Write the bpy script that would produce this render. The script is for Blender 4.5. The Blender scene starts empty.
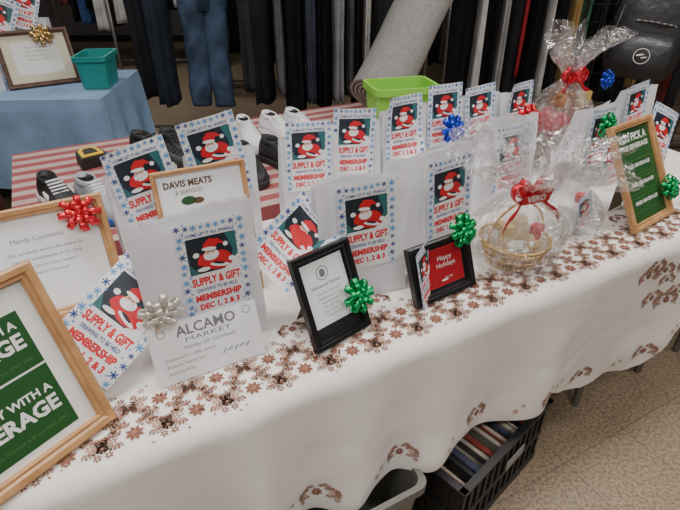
import bpy, bmesh, math, random
from mathutils import Vector, Matrix, noise
random.seed(7)
rad=math.radians
R=lambda a,b:random.uniform(a,b)
# ------------------------------------------------------------ materials
MATS={}
def mat(name,col,rough=.6,metal=0,bump=0,bscale=60,var=.0,spec=.5,trans=0,vscale=4,emit=None,sheen=0,subs=0):
    if name in MATS: return MATS[name]
    m=bpy.data.materials.new(name);m.use_nodes=True;MATS[name]=m
    nt=m.node_tree;b=nt.nodes['Principled BSDF']
    b.inputs['Base Color'].default_value=(*col,1);b.inputs['Roughness'].default_value=rough;b.inputs['Metallic'].default_value=metal
    b.inputs['Specular IOR Level'].default_value=spec
    if sheen: b.inputs['Sheen Weight'].default_value=sheen
    if trans: b.inputs['Transmission Weight'].default_value=trans
    if emit: b.inputs['Emission Color'].default_value=(*emit[:3],1);b.inputs['Emission Strength'].default_value=emit[3]
    if var or bump:
        tc=nt.nodes.new('ShaderNodeTexCoord')
    if var:
        n=nt.nodes.new('ShaderNodeTexNoise');n.inputs['Scale'].default_value=vscale;n.inputs['Detail'].default_value=5
        nt.links.new(tc.outputs['Object'],n.inputs['Vector'])
        cr=nt.nodes.new('ShaderNodeValToRGB')
        cr.color_ramp.elements[0].position=.3;cr.color_ramp.elements[1].position=.7
        cr.color_ramp.elements[0].color=(*[c*(1-var) for c in col],1);cr.color_ramp.elements[1].color=(*[min(1,c*(1+var)) for c in col],1)
        nt.links.new(n.outputs['Fac'],cr.inputs['Fac']);nt.links.new(cr.outputs['Color'],b.inputs['Base Color'])
    if bump:
        n2=nt.nodes.new('ShaderNodeTexNoise');n2.inputs['Scale'].default_value=bscale;n2.inputs['Detail'].default_value=4
        nt.links.new(tc.outputs['Object'],n2.inputs['Vector'])
        bp=nt.nodes.new('ShaderNodeBump');bp.inputs['Strength'].default_value=bump;bp.inputs['Distance'].default_value=.01
        nt.links.new(n2.outputs['Fac'],bp.inputs['Height']);nt.links.new(bp.outputs['Normal'],b.inputs['Normal'])
    return m
def wood(name,c1,c2):
    m=mat(name,c1,.42);nt=m.node_tree;b=nt.nodes['Principled BSDF']
    tc=nt.nodes.new('ShaderNodeTexCoord');mp=nt.nodes.new('ShaderNodeMapping');mp.inputs['Scale'].default_value=(9,60,9)
    n=nt.nodes.new('ShaderNodeTexNoise');n.inputs['Scale'].default_value=3;n.inputs['Detail'].default_value=6
    cr=nt.nodes.new('ShaderNodeValToRGB');cr.color_ramp.elements[0].position=.35;cr.color_ramp.elements[1].position=.68
    cr.color_ramp.elements[0].color=(*c2,1);cr.color_ramp.elements[1].color=(*c1,1)
    nt.links.new(tc.outputs['Object'],mp.inputs[0]);nt.links.new(mp.outputs[0],n.inputs['Vector']);nt.links.new(n.outputs['Fac'],cr.inputs[0]);nt.links.new(cr.outputs[0],b.inputs['Base Color'])
    return m
PAPER=mat('paper_white',(.86,.87,.90),.55)
BAGM=mat('bag_paper',(.90,.90,.93),.6,bump=.28,bscale=24)
nt=BAGM.node_tree;b=nt.nodes['Principled BSDF'];tr=nt.nodes.new('ShaderNodeBsdfTranslucent');tr.inputs[0].default_value=(.92,.92,.96,1)
mx=nt.nodes.new('ShaderNodeMixShader');mx.inputs[0].default_value=.35
nt.links.new(b.outputs[0],mx.inputs[1]);nt.links.new(tr.outputs[0],mx.inputs[2]);nt.links.new(mx.outputs[0],nt.nodes['Material Output'].inputs[0])
NAVY=mat('ink_navy',(.02,.06,.28),.5);SKY=mat('ink_sky',(.09,.32,.66),.5);REDI=mat('ink_red',(.72,.02,.03),.5)
TEAL=mat('ink_dark_teal',(.012,.022,.035),.5);GTEAL=mat('ink_green_teal',(.03,.14,.16),.5);SRED=mat('ink_santa_red',(.62,.015,.025),.5)
PEACH=mat('ink_peach',(.75,.42,.30),.5);BLACK=mat('ink_black',(.015,.015,.018),.5);GREY=mat('ink_grey',(.18,.18,.2),.5)
GREENP=mat('poster_green',(.016,.085,.02),.45);GREENL=mat('poster_light_green',(.08,.2,.05),.45);WHITE=mat('print_white',(.82,.82,.8),.5)
OAK=wood('oak_wood',(.58,.33,.15),(.42,.21,.085));BLKW=mat('black_frame_lacquer',(.012,.012,.013),.28)
DARKW=wood('walnut_wood',(.14,.06,.03),(.07,.03,.015));MAT_B=mat('backing_board',(.30,.25,.19),.8);CREAM=mat('cream_paper',(.72,.66,.5),.6)
CARDR=mat('card_red',(.55,.02,.03),.45)
def ribbon(n,c,metal=.55,r=.25): return mat('ribbon_'+n,c,r,metal,spec=.7)
RB={'red':ribbon('red',(.75,.03,.05)),'green':ribbon('green',(.0,.42,.12)),'blue':ribbon('blue',(.02,.07,.6)),'silver':ribbon('silver',(.75,.76,.78),.85),'white':ribbon('white',(.74,.70,.64),.5,.3),'gold':ribbon('gold',(.75,.5,.2),.8)}
def cellophane():
    m=bpy.data.materials.new('cellophane');m.use_nodes=True;nt=m.node_tree;nt.nodes.clear()
    o=nt.nodes.new('ShaderNodeOutputMaterial');t=nt.nodes.new('ShaderNodeBsdfTransparent');t.inputs[0].default_value=(.97,.975,.98,1)
    g=nt.nodes.new('ShaderNodeBsdfGlossy');g.inputs['Roughness'].default_value=.07;g.inputs[0].default_value=(1,1,1,1)
    d=nt.nodes.new('ShaderNodeBsdfDiffuse');d.inputs[0].default_value=(.85,.85,.88,1)
    lw=nt.nodes.new('ShaderNodeLayerWeight');lw.inputs['Blend'].default_value=.30
    tc=nt.nodes.new('ShaderNodeTexCoord');n=nt.nodes.new('ShaderNodeTexNoise');n.inputs['Scale'].default_value=20;n.inputs['Detail'].default_value=3
    n.inputs['Distortion'].default_value=1.6
    bp=nt.nodes.new('ShaderNodeBump');bp.inputs['Strength'].default_value=1;bp.inputs['Distance'].default_value=.03
    nt.links.new(tc.outputs['Object'],n.inputs['Vector']);nt.links.new(n.outputs['Fac'],bp.inputs['Height'])
    for x in (g,lw): nt.links.new(bp.outputs['Normal'],x.inputs['Normal'])
    mr=nt.nodes.new('ShaderNodeMapRange');mr.inputs['To Min'].default_value=.08;mr.inputs['To Max'].default_value=.78
    nt.links.new(lw.outputs['Facing'],mr.inputs['Value'])
    m1=nt.nodes.new('ShaderNodeMixShader');nt.links.new(mr.outputs[0],m1.inputs[0]);nt.links.new(t.outputs[0],m1.inputs[1]);nt.links.new(g.outputs[0],m1.inputs[2])
    m2=nt.nodes.new('ShaderNodeMixShader');m2.inputs[0].default_value=.035;nt.links.new(m1.outputs[0],m2.inputs[1]);nt.links.new(d.outputs[0],m2.inputs[2])
    nt.links.new(m2.outputs[0],o.inputs[0]);return m
CELLO=cellophane()
# ------------------------------------------------------------ mesh builder
class MB:
    def __init__(s): s.v=[];s.f=[];s.m=[];s.ml=[]
    def mi(s,m):
        if m not in s.ml: s.ml.append(m)
        return s.ml.index(m)
    def add(s,vs,fs,m,M=None):
        o=len(s.v);k=s.mi(m)
        for v in vs:
            v=Vector(v); s.v.append(M@v if M else v)
        for f in fs: s.f.append([i+o for i in f]);s.m.append(k)
    def box(s,c,d,m,M=None,rz=0):
        x,y,z=[q/2 for q in d];vs=[]
        for a,b_,e in ((-x,-y,-z),(x,-y,-z),(x,y,-z),(-x,y,-z),(-x,-y,z),(x,-y,z),(x,y,z),(-x,y,z)):
            p=Matrix.Rotation(rz,3,'Z')@Vector((a,b_,e)) if rz else Vector((a,b_,e))
            vs.append(p+Vector(c))
        s.add(vs,[(0,3,2,1),(4,5,6,7),(0,1,5,4),(1,2,6,5),(2,3,7,6),(3,0,4,7)],m,M)
    def tube(s,a,b_,r,m,n=12,r2=None,caps=True):
        a=Vector(a);b_=Vector(b_);d=(b_-a).normalized();u=d.orthogonal().normalized();w=d.cross(u);r2=r if r2 is None else r2
        vs=[a+(u*math.cos(6.2832*i/n)+w*math.sin(6.2832*i/n))*r for i in range(n)]+[b_+(u*math.cos(6.2832*i/n)+w*math.sin(6.2832*i/n))*r2 for i in range(n)]
        fs=[(i,(i+1)%n,n+(i+1)%n,n+i) for i in range(n)]
        if caps: fs+= [tuple(range(n-1,-1,-1)),tuple(range(n,2*n))]
        s.add(vs,fs,m)
    def rings(s,rs,m,cap=True,closed=True,M=None):
        n=len(rs[0]);vs=[p for r in rs for p in r];fs=[]
        for j in range(len(rs)-1):
            for i in range(n if closed else n-1):
                k=(i+1)%n;fs.append((j*n+i,j*n+k,(j+1)*n+k,(j+1)*n+i))
        if cap: fs+=[tuple(range(n-1,-1,-1)),tuple(range((len(rs)-1)*n,len(rs)*n))]
        s.add(vs,fs,m,M)
    def grid(s,fn,nu,nv,m,M=None):
        vs=[fn(i/nu,j/nv) for j in range(nv+1) for i in range(nu+1)]
        s.add(vs,[(j*(nu+1)+i,j*(nu+1)+i+1,(j+1)*(nu+1)+i+1,(j+1)*(nu+1)+i) for j in range(nv) for i in range(nu)],m,M)
    def mesh(s,name,smooth=False):
        me=bpy.data.meshes.new(name);me.from_pydata([tuple(v) for v in s.v],[],s.f)
        for m in s.ml: me.materials.append(m)
        me.polygons.foreach_set('material_index',s.m)
        me.polygons.foreach_set('use_smooth',[smooth]*len(s.f));me.update();return me
    def obj(s,name,parent=None,smooth=False,M=None):
        return ob(name,s.mesh(name,smooth),parent,M)
def ob(name,me,parent=None,M=None):
    o=bpy.data.objects.new(name,me);bpy.context.collection.objects.link(o)
    if M is not None: o.matrix_world=M
    if parent: o.parent=parent
    return o
def empty(name,M=None):
    o=bpy.data.objects.new(name,None);o.empty_display_size=.05;bpy.context.collection.objects.link(o)
    if M is not None:o.matrix_world=M
    return o
def solid(o,t=.002):
    md=o.modifiers.new('Solidify','SOLIDIFY');md.thickness=t;md.offset=0
def bevel(o,w=.003,seg=2):
    md=o.modifiers.new('Bevel','BEVEL');md.width=w;md.segments=seg;md.limit_method='ANGLE'
# ------------------------------------------------------------ table frame
ANG=rad(28.5);UX=Vector((math.cos(ANG),math.sin(ANG),0));UY=Vector((-math.sin(ANG),math.cos(ANG),0));ORG=Vector((-.022,.803,0));TZ=.742
def TS(s,t,z=TZ): return ORG+UX*s+UY*t+Vector((0,0,z))
def MT(s,t,z=TZ,yaw=0,lean=0,roll=0):
    return Matrix.Translation(TS(s,t,z))@Matrix.Rotation(ANG+rad(yaw),4,'Z')@Matrix.Rotation(-rad(lean),4,'X')@Matrix.Rotation(-rad(roll),4,'Y')
TBL=Matrix.Translation(ORG)@Matrix.Rotation(ANG,4,'Z')
# ------------------------------------------------------------ text
TC={}
def text(s,size,align='CENTER',bold=0,shear=0):
    k=(s,size,align,bold,shear)
    if k in TC:return TC[k]
    cu=bpy.data.curves.new('t','FONT');cu.body=s;cu.size=size;cu.align_x=align;cu.align_y='CENTER';cu.resolution_u=2;cu.offset=bold;cu.shear=shear
    o=bpy.data.objects.new('t',cu);bpy.context.collection.objects.link(o);bpy.context.view_layer.update()
    e=o.evaluated_get(bpy.context.evaluated_depsgraph_get());me=e.to_mesh()
    r=([(v.co.x,v.co.y) for v in me.vertices],[tuple(p.vertices) for p in me.polygons]);e.to_mesh_clear()
    bpy.data.objects.remove(o);bpy.data.curves.remove(cu);TC[k]=r;return r
class Flat:   # printed sheet: x right, z up, facing -y
    def __init__(s,curl=None): s.mb=MB();s.curl=curl or (lambda x,z:0);s.back=False
    def P(s,x,z,l): return Vector((x,s.curl(x,z)-.0004*l,z))
    def poly(s,pts,m,l): s.mb.add([s.P(x,z,l) for x,z in pts],[tuple(range(len(pts)))],m)
    def rect(s,x0,z0,x1,z1,m,l,nu=1,nv=1): s.mb.grid(lambda u,v:s.P(x0+(x1-x0)*u,z0+(z1-z0)*v,l),nu,nv,m)
    def ell(s,cx,cz,rx,rz,m,l,rot=0,n=18,a0=0,a1=6.2832):
        s.poly([(cx+rx*math.cos(a)*math.cos(rot)-rz*math.sin(a)*math.sin(rot),cz+rx*math.cos(a)*math.sin(rot)+rz*math.sin(a)*math.cos(rot)) for a in [a0+(a1-a0)*i/n for i in range(n)]],m,l)
    def ring(s,cx,cz,r,w,m,l,n=32):
        for i in range(n):
            a=6.2832*i/n;b=6.2832*(i+1)/n
            s.poly([(cx+r*math.cos(a),cz+r*math.sin(a)),(cx+r*math.cos(b),cz+r*math.sin(b)),(cx+(r-w)*math.cos(b),cz+(r-w)*math.sin(b)),(cx+(r-w)*math.cos(a),cz+(r-w)*math.sin(a))],m,l)
    def text(s,t,x,z,size,m,l,align='CENTER',bold=0,rot=0,width=None):
        vs,fs=text(t,size,align,bold);k=1
        if width and vs:
            w=max(v[0] for v in vs)-min(v[0] for v in vs);k=width/w
        c,n=math.cos(rot),math.sin(rot)
        s.mb.add([s.P(x+(vx*k)*c-vz*n,z+(vx*k)*n+vz*c,l) for vx,vz in vs],fs,m)
    def flake(s,x,z,r,m,l):
        a0=R(0,1)
        for i in range(3):
            a=a0+i*math.pi/3;c,n=math.cos(a),math.sin(a);w=r*.16
            s.poly([(x-r*c-w*n,z-r*n+w*c),(x-r*c+w*n,z-r*n-w*c),(x+r*c+w*n,z+r*n-w*c),(x+r*c-w*n,z+r*n+w*c)],m,l+.3*i)
            for sg in (1,-1):
                px,pz=x+sg*r*.6*c,z+sg*r*.6*n
                s.ell(px,pz,r*.22,r*.1,m,l+1,rot=a+1.57,n=6)
FW,FH=.148,.222
def flyer_mesh(name,curl):
    F=Flat(curl);w,h=FW/2,FH/2;st=random.getstate();random.seed(5)
    F.rect(-w,-h,w,h,PAPER,0,10,12)
    for i in range(11):
        z=-h+.010+i*(FH-.018)/10
        for sx in (-1,1):
            F.flake(sx*(w-.008+R(-.002,.002)),z+R(-.003,.003),R(.006,.0088),random.choice([NAVY,SKY,SKY]),1)
            F.flake(sx*(w-.018+R(-.002,.002)),z+.010,R(.002,.004),SKY,1)
    for i in range(7):
        F.flake(-w+.025+i*.016,h-.009+R(-.002,.002),R(.005,.0075),random.choice([NAVY,SKY,SKY]),1)
    F.text('COME LET IT ALL SPARKLE',0,h-.025,.010,NAVY,1,width=.104,bold=.0003)
    x0,x1,z0,z1=-.054,.054,-.006,.079
    F.rect(x0,z0,x1,z1,TEAL,1,6,6)
    F.poly([(x1,z0),(x1,z1),(.030,z1),(.044,.036),(.034,z0)],GTEAL,2)
    F.poly([(x1,z0),(x1,z0+.03),(.02,z0)],PAPER,3)
    F.poly([(x0,z0),(x0,z0+.03),(x0+.02,z0)],GTEAL,2)
    o=.006
    F.ell(.004,.014+o,.038,.022,SRED,4,rot=-.25,n=22);F.ell(-.020,.022+o,.018,.011,SRED,4.4,rot=.7);F.ell(.024,.022+o,.018,.010,SRED,4.4,rot=-.7)
    F.ell(-.036,.034+o,.007,.006,PAPER,5);F.ell(.039,.010+o,.007,.006,PAPER,5)
    F.ell(-.004,.028+o,.017,.012,PAPER,5,rot=.1);F.ell(-.006,.036+o,.011,.008,PEACH,6);F.ell(-.005,.030+o,.009,.004,PAPER,7)
    F.poly([(-.021,.044+o),(.006,.043+o),(.012,.052+o),(.028,.050+o),(.014,.064+o),(-.006,.067+o),(-.018,.057+o)],SRED,6.5)
    F.ell(-.007,.044+o,.016,.0042,PAPER,8,rot=-.1);F.ell(.029,.048+o,.0055,.0055,PAPER,8)
    F.ell(.012,.002+o,.022,.005,PAPER,6,rot=-.25);F.ell(.010,.006+o,.014,.003,TEAL,6.5,rot=-.3);F.ell(-.024,-.002+o,.014,.005,PAPER,5);F.ell(-.010,.038+o,.0015,.0015,TEAL,9);F.ell(-.002,.038+o,.0015,.0015,TEAL,9)
    F.text('SUPPLY & GIFT',0,-.026,.026,REDI,1,bold=.0012,width=.108)
    F.text('DRAWING TO BE HELD',0,-.046,.012,NAVY,1,bold=.0003,width=.09)
    F.text('MEMBERSHIP',0,-.066,.021,REDI,1,bold=.0011,width=.104)
    F.text('DEC 1, 2 & 3',0,-.089,.019,REDI,1,bold=.001,width=.09)
    random.setstate(st);return F.mb.mesh(name)
FL={'flat':flyer_mesh('flyer_flat',lambda x,z:-.10*x*x*3),
    'tl':flyer_mesh('flyer_cornered',lambda x,z:-1.2*max(0,-x+z-.04)**2-1.0*max(0,x-z-.06)**2*3),
    'curl':flyer_mesh('flyer_curled',lambda x,z:-3.2*max(0,-x+.01)**2-.8*max(0,x)**2*2),
    'wave':flyer_mesh('flyer_wavy',lambda x,z:-.004*math.sin(x*28+1)-.8*max(0,z-.03)**2)}
def flyer(M,kind='flat',roll=0,k=1,parent=None):
    MM=M@Matrix.Rotation(-rad(roll),4,'Y')@Matrix.Scale(k,4)
    if parent:
        o=ob('flyer',FL[kind]);o.parent=parent;o.matrix_local=MM
    else: o=ob('raffle_flyer',FL[kind],None,MM)
    return o
# ------------------------------------------------------------ paper bag
def bag(s,t,yaw,w,h,d=.11,seed=0,lean=5,fl=None):
    M=MT(s,t,TZ+.001,yaw);mb=MB();sl=math.tan(rad(lean));rn=seed*3.1
    def nz(x,y,z,a=.008): return a*noise.noise(Vector((x*9+rn,y*9,z*9+rn)))+a*.45*noise.noise(Vector((x*26+rn,y*26,z*26)))
    def fy(z): return sl*z
    def by(z): return d-(d-.035)*min(1,z/h)**1.2+sl*z*.4
    skew=R(-.012,.012)
    def X(x,z): return x*(1+.02*math.sin(z*9+rn))+skew*z/h
    def tz(x,z): return z+((.007*math.sin(x*22+rn)+.0016*(1 if int(x*260)%2 else -1)) if z>h*.97 else 0)
    N,V=40,16
    mb.grid(lambda u,v:(X(-w/2+w*u,v*h),fy(v*h)+nz(u*w,0,v*h)*min(1,v*4),tz(u*w,v*h)),N,V,BAGM)
    mb.grid(lambda u,v:(X(w/2-w*u,v*h),max(fy(v*h)+.012,by(v*h))+nz(u*w,1,v*h)*min(1,v*4),tz(w-u*w,v*h)),N,V,BAGM)
    for sg in (-1,1):
        def side(u,v,sg=sg):
            z=v*h;y=fy(z)+(max(fy(z)+.012,by(z))-fy(z))*u
            g=.038*v*(1-abs(2*u-1))
            return (X(sg*w/2,z)-sg*g,y+(nz((0 if sg<0 else w),0,z)*(1-u))*min(1,v*4)+0,z)
        mb.grid(side,8,V,BAGM)
    mb.add([(-w/2,0,0),(w/2,0,0),(w/2,d,0),(-w/2,d,0)],[(0,3,2,1)],BAGM)
    o=mb.obj('gift_bag',None,True,M)
    if fl:
        for f in fl:
            lx,lz=f[0],f[1];kind=f[2] if len(f)>2 else 'flat';roll=f[3] if len(f)>3 else 0
            flyer(Matrix.Translation((lx,sl*lz-.0105,lz))@Matrix.Rotation(-rad(lean),4,'X'),kind,roll,f[4] if len(f)>4 else 1,parent=o)
    return M
bag(-.190,.205,0,.260,.335,seed=1,fl=[(.026,.205,'flat',-1,.98)])
MA=MT(-.190,.205)
bag(-.225,.50,4,.17,.325,seed=2,fl=[(-.005,.285,'tl',8,1.02)])
bag(-.035,.53,-2,.19,.325,seed=3,fl=[(-.01,.315,'wave',9)])
bag(.215,.205,-8,.23,.325,seed=4,fl=[(.0,.205,'flat',2)])
bag(.475,.265,3,.285,.325,seed=5,fl=[(.045,.190,'flat',2,1.02)])
bag(.245,.57,-10,.175,.31,seed=6,fl=[(-.01,.255,'flat',-2,.93)])
bag(.42,.59,-8,.165,.32,seed=7,fl=[(-.02,.265,'wave',-4,.93)])
bag(.595,.585,0,.17,.34,seed=8,fl=[(-.01,.285,'tl',0,.92)])
bag(.768,.60,-2,.17,.34,seed=9,fl=[(-.01,.295,'flat',0,.92)])
bag(.945,.62,0,.17,.335,seed=10,fl=[(-.01,.27,'flat',4,.9)])
bag(1.125,.62,4,.165,.325,seed=11,fl=[(.0,.26,'tl',0,.9)])
bag(.91,.42,2,.25,.31,seed=12,fl=[(-.01,.18,'flat',0)])
bag(1.285,.395,6,.21,.30,seed=13,fl=[(.02,.19,'flat',-3,.95)])
bag(1.62,.47,5,.22,.31,seed=14,fl=[(-.03,.23,'flat',5,.95)])
flyer(MT(1.60,.36,.905,0,20),'wave',-28)
flyer(MT(1.42,.40,.82,0,20),'flat',12,.8)
# loose flyers on the table
flyer(MT(-.375,.235,.873,0,38),'wave',-56,1.08)
flyer(MT(.035,.245,.938,0,42),'curl',-60,.95)
flyer(MT(.335,.118,.822,38,14),'flat',-4,.70)
# ------------------------------------------------------------ frames
def frame(name,M,w,h,bw,fm,content,dep=.018,easel=True,lean=20):
    mb=MB();W,Hh=w/2,h
    o=[(-W,0),(W,0),(W,Hh),(-W,Hh)];i=[(-W+bw,bw),(W-bw,bw),(W-bw,Hh-bw),(-W+bw,Hh-bw)]
    def mid(k): return [(a[0]+(b_[0]-a[0])*k,a[1]+(b_[1]-a[1])*k) for a,b_ in zip(o,i)]
    prof=[(o,0),(o,-dep*.85),(mid(.15),-dep),(mid(.55),-dep*.95),(mid(.7),-dep*.7),(mid(.9),-dep*.75),(i,-dep*.5),(i,-.002)]
    for k in range(4):
        n=(k+1)%4
        for a in range(len(prof)-1):
            (p,y),(q,y2)=prof[a],prof[a+1]
            mb.add([(p[k][0],y,p[k][1]),(p[n][0],y,p[n][1]),(q[n][0],y2,q[n][1]),(q[k][0],y2,q[k][1])],[(0,1,2,3)],fm)
    mb.box((0,.002,Hh/2),(w-.004,.004,h-.004),MAT_B)
    if easel:
        a=rad(lean);hz=h*.72;fy=.11;fz=fy*math.tan(a)
        mb.add([(-.03,.005,hz),(.03,.005,hz),(.045,fy,fz+.002),(-.045,fy,fz+.002)],[(0,1,2,3),(3,2,1,0)],MAT_B)
    F=Flat(lambda x,z:-.003);content(F,-W+bw-.001,bw-.001,W-bw+.001,Hh-bw+.001)
    root=mb.obj(name,None,False,M)
    F.mb.obj('print',root)
    return root
def c_bev(F,x0,z0,x1,z1):
    F.rect(x0,z0,x1,z1,WHITE,0)
    X1=x1-.030
    F.rect(x0,z0+.015,X1,z0+.142,GREENP,1);F.rect(x0,z0+.146,X1,z1-.045,GREENP,1)
    for zz in (z0+.015,z0+.142):
        F.text('START YOUR DAY WITH A',X1-.012,zz+.086,.021,WHITE,2,align='RIGHT',bold=.0006)
        F.text('FREE BEVERAGE',X1-.012,zz+.055,.038,WHITE,2,align='RIGHT',bold=.0014)
        F.text('Limit one per guest. Not valid with any other offer.',X1-.012,zz+.020,.009,GREENL,2,align='RIGHT')
MF=MT(-.43,.105,TZ,27,23)@Matrix.Translation((-.215,0,0));frame('picture_frame',MF,.43,.345,.026,OAK,c_bev,.02,lean=23)
# a small leaflet corner resting on the first frame
F=Flat(lambda x,z:-.3*x*x);F.rect(-.05,-.07,.05,.07,PAPER,0,4,4);F.text('MEMBERSHIP',0,-.03,.012,REDI,1,width=.07);F.rect(-.035,-.005,.035,.05,TEAL,1);F.ell(0,.02,.022,.014,SRED,2)
F.mb.obj('leaflet',None,False,MF@Matrix.Translation((-.10,-.032,.06))@Matrix.Rotation(.45,4,'Y'))
def c_cert(F,x0,z0,x1,z1):
    F.rect(x0,z0,x1,z1,PAPER,0)
    F.text('Mandy Cosmetics',.04,z1-.055,.016,GREY,1)
    for k,t in enumerate(['This certificate entitles the bearer to','one visit, compliments of the shop.','Thank you for your support','Merry Christmas']):
        F.text(t,.05,z1-.085-k*.018,.011,GREY,1)
MB2=MT(-.335,.50,TZ,1,16)@Matrix.Translation((-.20,0,0));frame('picture_frame',MB2,.40,.285,.024,OAK,c_cert,.018,lean=16)
def c_davis(F,x0,z0,x1,z1):
    F.rect(x0,z0,x1,z1,PAPER,0)
    cx=-.030
    F.text('DAVIS MEATS',cx,z1-.026,.022,mat('ink_brown',(.12,.06,.03),.5),1,bold=.0008,width=.115)
    F.text('& SEAFOOD',cx,z1-.046,.015,MATS['ink_brown'],1,width=.065)
    F.ell(cx-.005,z1-.068,.018,.011,GREENP,1);F.ell(cx+.018,z1-.071,.014,.008,MATS['ink_brown'],1)
    F.text('Gift Card',.02,z0+.09,.03,GREY,1);F.text('$25.00',.03,z0+.05,.02,GREY,1)
MD=MT(-.120,.385,TZ,-3,12);frame('picture_frame',MD,.225,.350,.012,OAK,c_davis,.014,lean=12)
def c_doc(F,x0,z0,x1,z1):
    F.rect(x0,z0,x1,z1,BLACK,0);F.rect(x0+.006,z0+.03,x1-.006,z1-.008,PAPER,1)
    F.ring(-.005,z1-.04,.017,.002,GREY,2);F.ell(-.005,z1-.04,.008,.010,GREY,2)
    F.text('Historical Society',-.002,z1-.068,.012,BLACK,2)
    for k in range(6): F.text(['Good for one family','membership for the','coming season.','No cash value','Expires Dec. 31','Thank you!'][k],0,z1-.086-k*.011,.0085,GREY,2)
MK=MT(.0,.075,TZ,12,24)@Matrix.Translation((.082,0,0));frame('picture_frame',MK,.165,.225,.018,BLKW,c_doc,.02,lean=24)
def c_card(F,x0,z0,x1,z1):
    F.rect(x0,z0,x1,z1,BLACK,0);F.rect(x0+.040,z0+.010,x1-.008,z1-.008,CARDR,1);F.rect(x0+.044,z0+.014,x1-.012,z1-.012,mat('card_red2',(.4,.01,.02),.45),2)
    F.text('Happy',.018,z1-.037,.019,WHITE,3);F.text('Holidays',.020,z1-.056,.019,WHITE,3)
    F.ell(.01,z0+.024,.012,.003,WHITE,3);F.text('to: you',.025,z0+.03,.009,WHITE,3)
MC=MT(.295,.105,TZ,4,22)@Matrix.Translation((.105,0,0));frame('picture_frame',MC,.205,.155,.018,BLKW,c_card,.02,lean=22)
def c_pick(F,x0,z0,x1,z1):
    F.rect(x0,z0,x1,z1,GREENP,0)
    F.text('YOU PICK A',0,z1-.032,.034,WHITE,1,bold=.001,width=.17);F.text('FREE BEVERAGE',0,z1-.062,.022,WHITE,1,bold=.0006,width=.17)
    for zz in (z0+.03,z0+.09,z0+.15):
        F.rect(x0+.02,zz,x1-.02,zz+.05,GREENL,1);F.rect(x0+.022,zz+.002,x1-.022,zz+.048,GREENP,2);F.text('FREE BEVERAGE',0,zz+.03,.016,WHITE,3,width=.14,bold=.0005);F.text('any size',0,zz+.012,.010,GREENL,3)
MR=MT(1.13,.085,TZ,8,30)@Matrix.Translation((.13,0,0));frame('picture_frame',MR,.255,.345,.022,OAK,c_pick,.018,lean=30)
# certificate leaning on the first bag
F=Flat(lambda x,z:-.3*x*x);F.rect(-.118,0,.118,.130,PAPER,0,8,3)
F.ring(-.090,.112,.009,.0015,GREY,1);F.ring(.095,.112,.009,.0015,GREY,1)
F.text('ALCAMO',.005,.106,.032,GREY,1,bold=.0006,width=.13);F.text('MARKET',.005,.085,.014,GREY,1,width=.10);F.text('Holiday Gift Certificate',.005,.069,.012,GREY,1)
for k,t in enumerate(['Presented to: raffle winner','Amount: twenty five','Authorized by:']): F.text(t,-.095,.052-k*.015,.010,GREY,1,align='LEFT')
for k in range(5): F.ell(.03+.013*k,.034+.002*(k%2),.008,.0012,NAVY,1,rot=.9-.4*(k%2),n=10)
F.mb.obj('gift_certificate',None,False,MT(-.215,.132,TZ+.002,0,22,0))
# ------------------------------------------------------------ bows
def bow_mesh(col):
    mb=MB();m=RB[col]
    def loop(L,ww,az,el):
        n=14;A=Matrix.Rotation(az,4,'Z')@Matrix.Rotation(-el,4,'Y');pts=[]
        for i in range(n+1):
            q=6.2832*i/n
            pts.append((L*.5*(1-math.cos(q)),0,L*.24*math.sin(q)*(.35+.65*abs(math.sin(q/2)))))
        vs=[];
        for i,pp in enumerate(pts):
            tw=ww*(.35+.65*abs(math.sin(3.1416*i/n))**.6)
            for sg in (-1,1): vs.append((pp[0],sg*tw/2,pp[2]))
        mb.add(vs,[(2*i,2*i+1,2*i+3,2*i+2) for i in range(n)],m,A)
    for n,L,el,ph in ((8,.052,.12,0),(7,.045,.55,.3),(5,.036,.95,.1),(3,.026,1.3,.5)):
        for i in range(n): loop(L*R(.92,1.05),.017,6.2832*i/n+ph+R(-.08,.08),el+R(-.06,.06))
    mb.rings([[(.01*math.cos(a),.01*math.sin(a),z) for a in [6.2832*i/12 for i in range(12)]] for z in (-.001,.004)],m)
    return mb.mesh('bow_'+col,True)
BM={c:bow_mesh(c) for c in RB}
def bow(col,M,k=1):
    o=ob('gift_bow',BM[col],None,M@Matrix.Rotation(rad(90),4,'X')@Matrix.Rotation(R(0,6),4,'Z')@Matrix.Scale(k,4))
    solid(o,.0006);return o
L_=lambda M,x,z,y=-.022:M@Matrix.Translation((x,y,z))
bow('silver',L_(MF,-.01,.325),1.1)
bow('red',L_(MB2,.145,.245,-.014),.92)
bow('white',L_(MA,-.105,.165,-.035),.85)
bow('green',L_(MK,.062,.085),.85)
bow('green',L_(MC,.085,.158,-.014),.9)
bow('blue',MT(.765,.575,1.005,0,10),.95)
bow('red',MT(1.13,.59,.985,0,10),1.0)
bow('green',MT(1.30,.385,.985,0,10),.9)
bow('green',L_(MR,.112,.09),.85)
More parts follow.
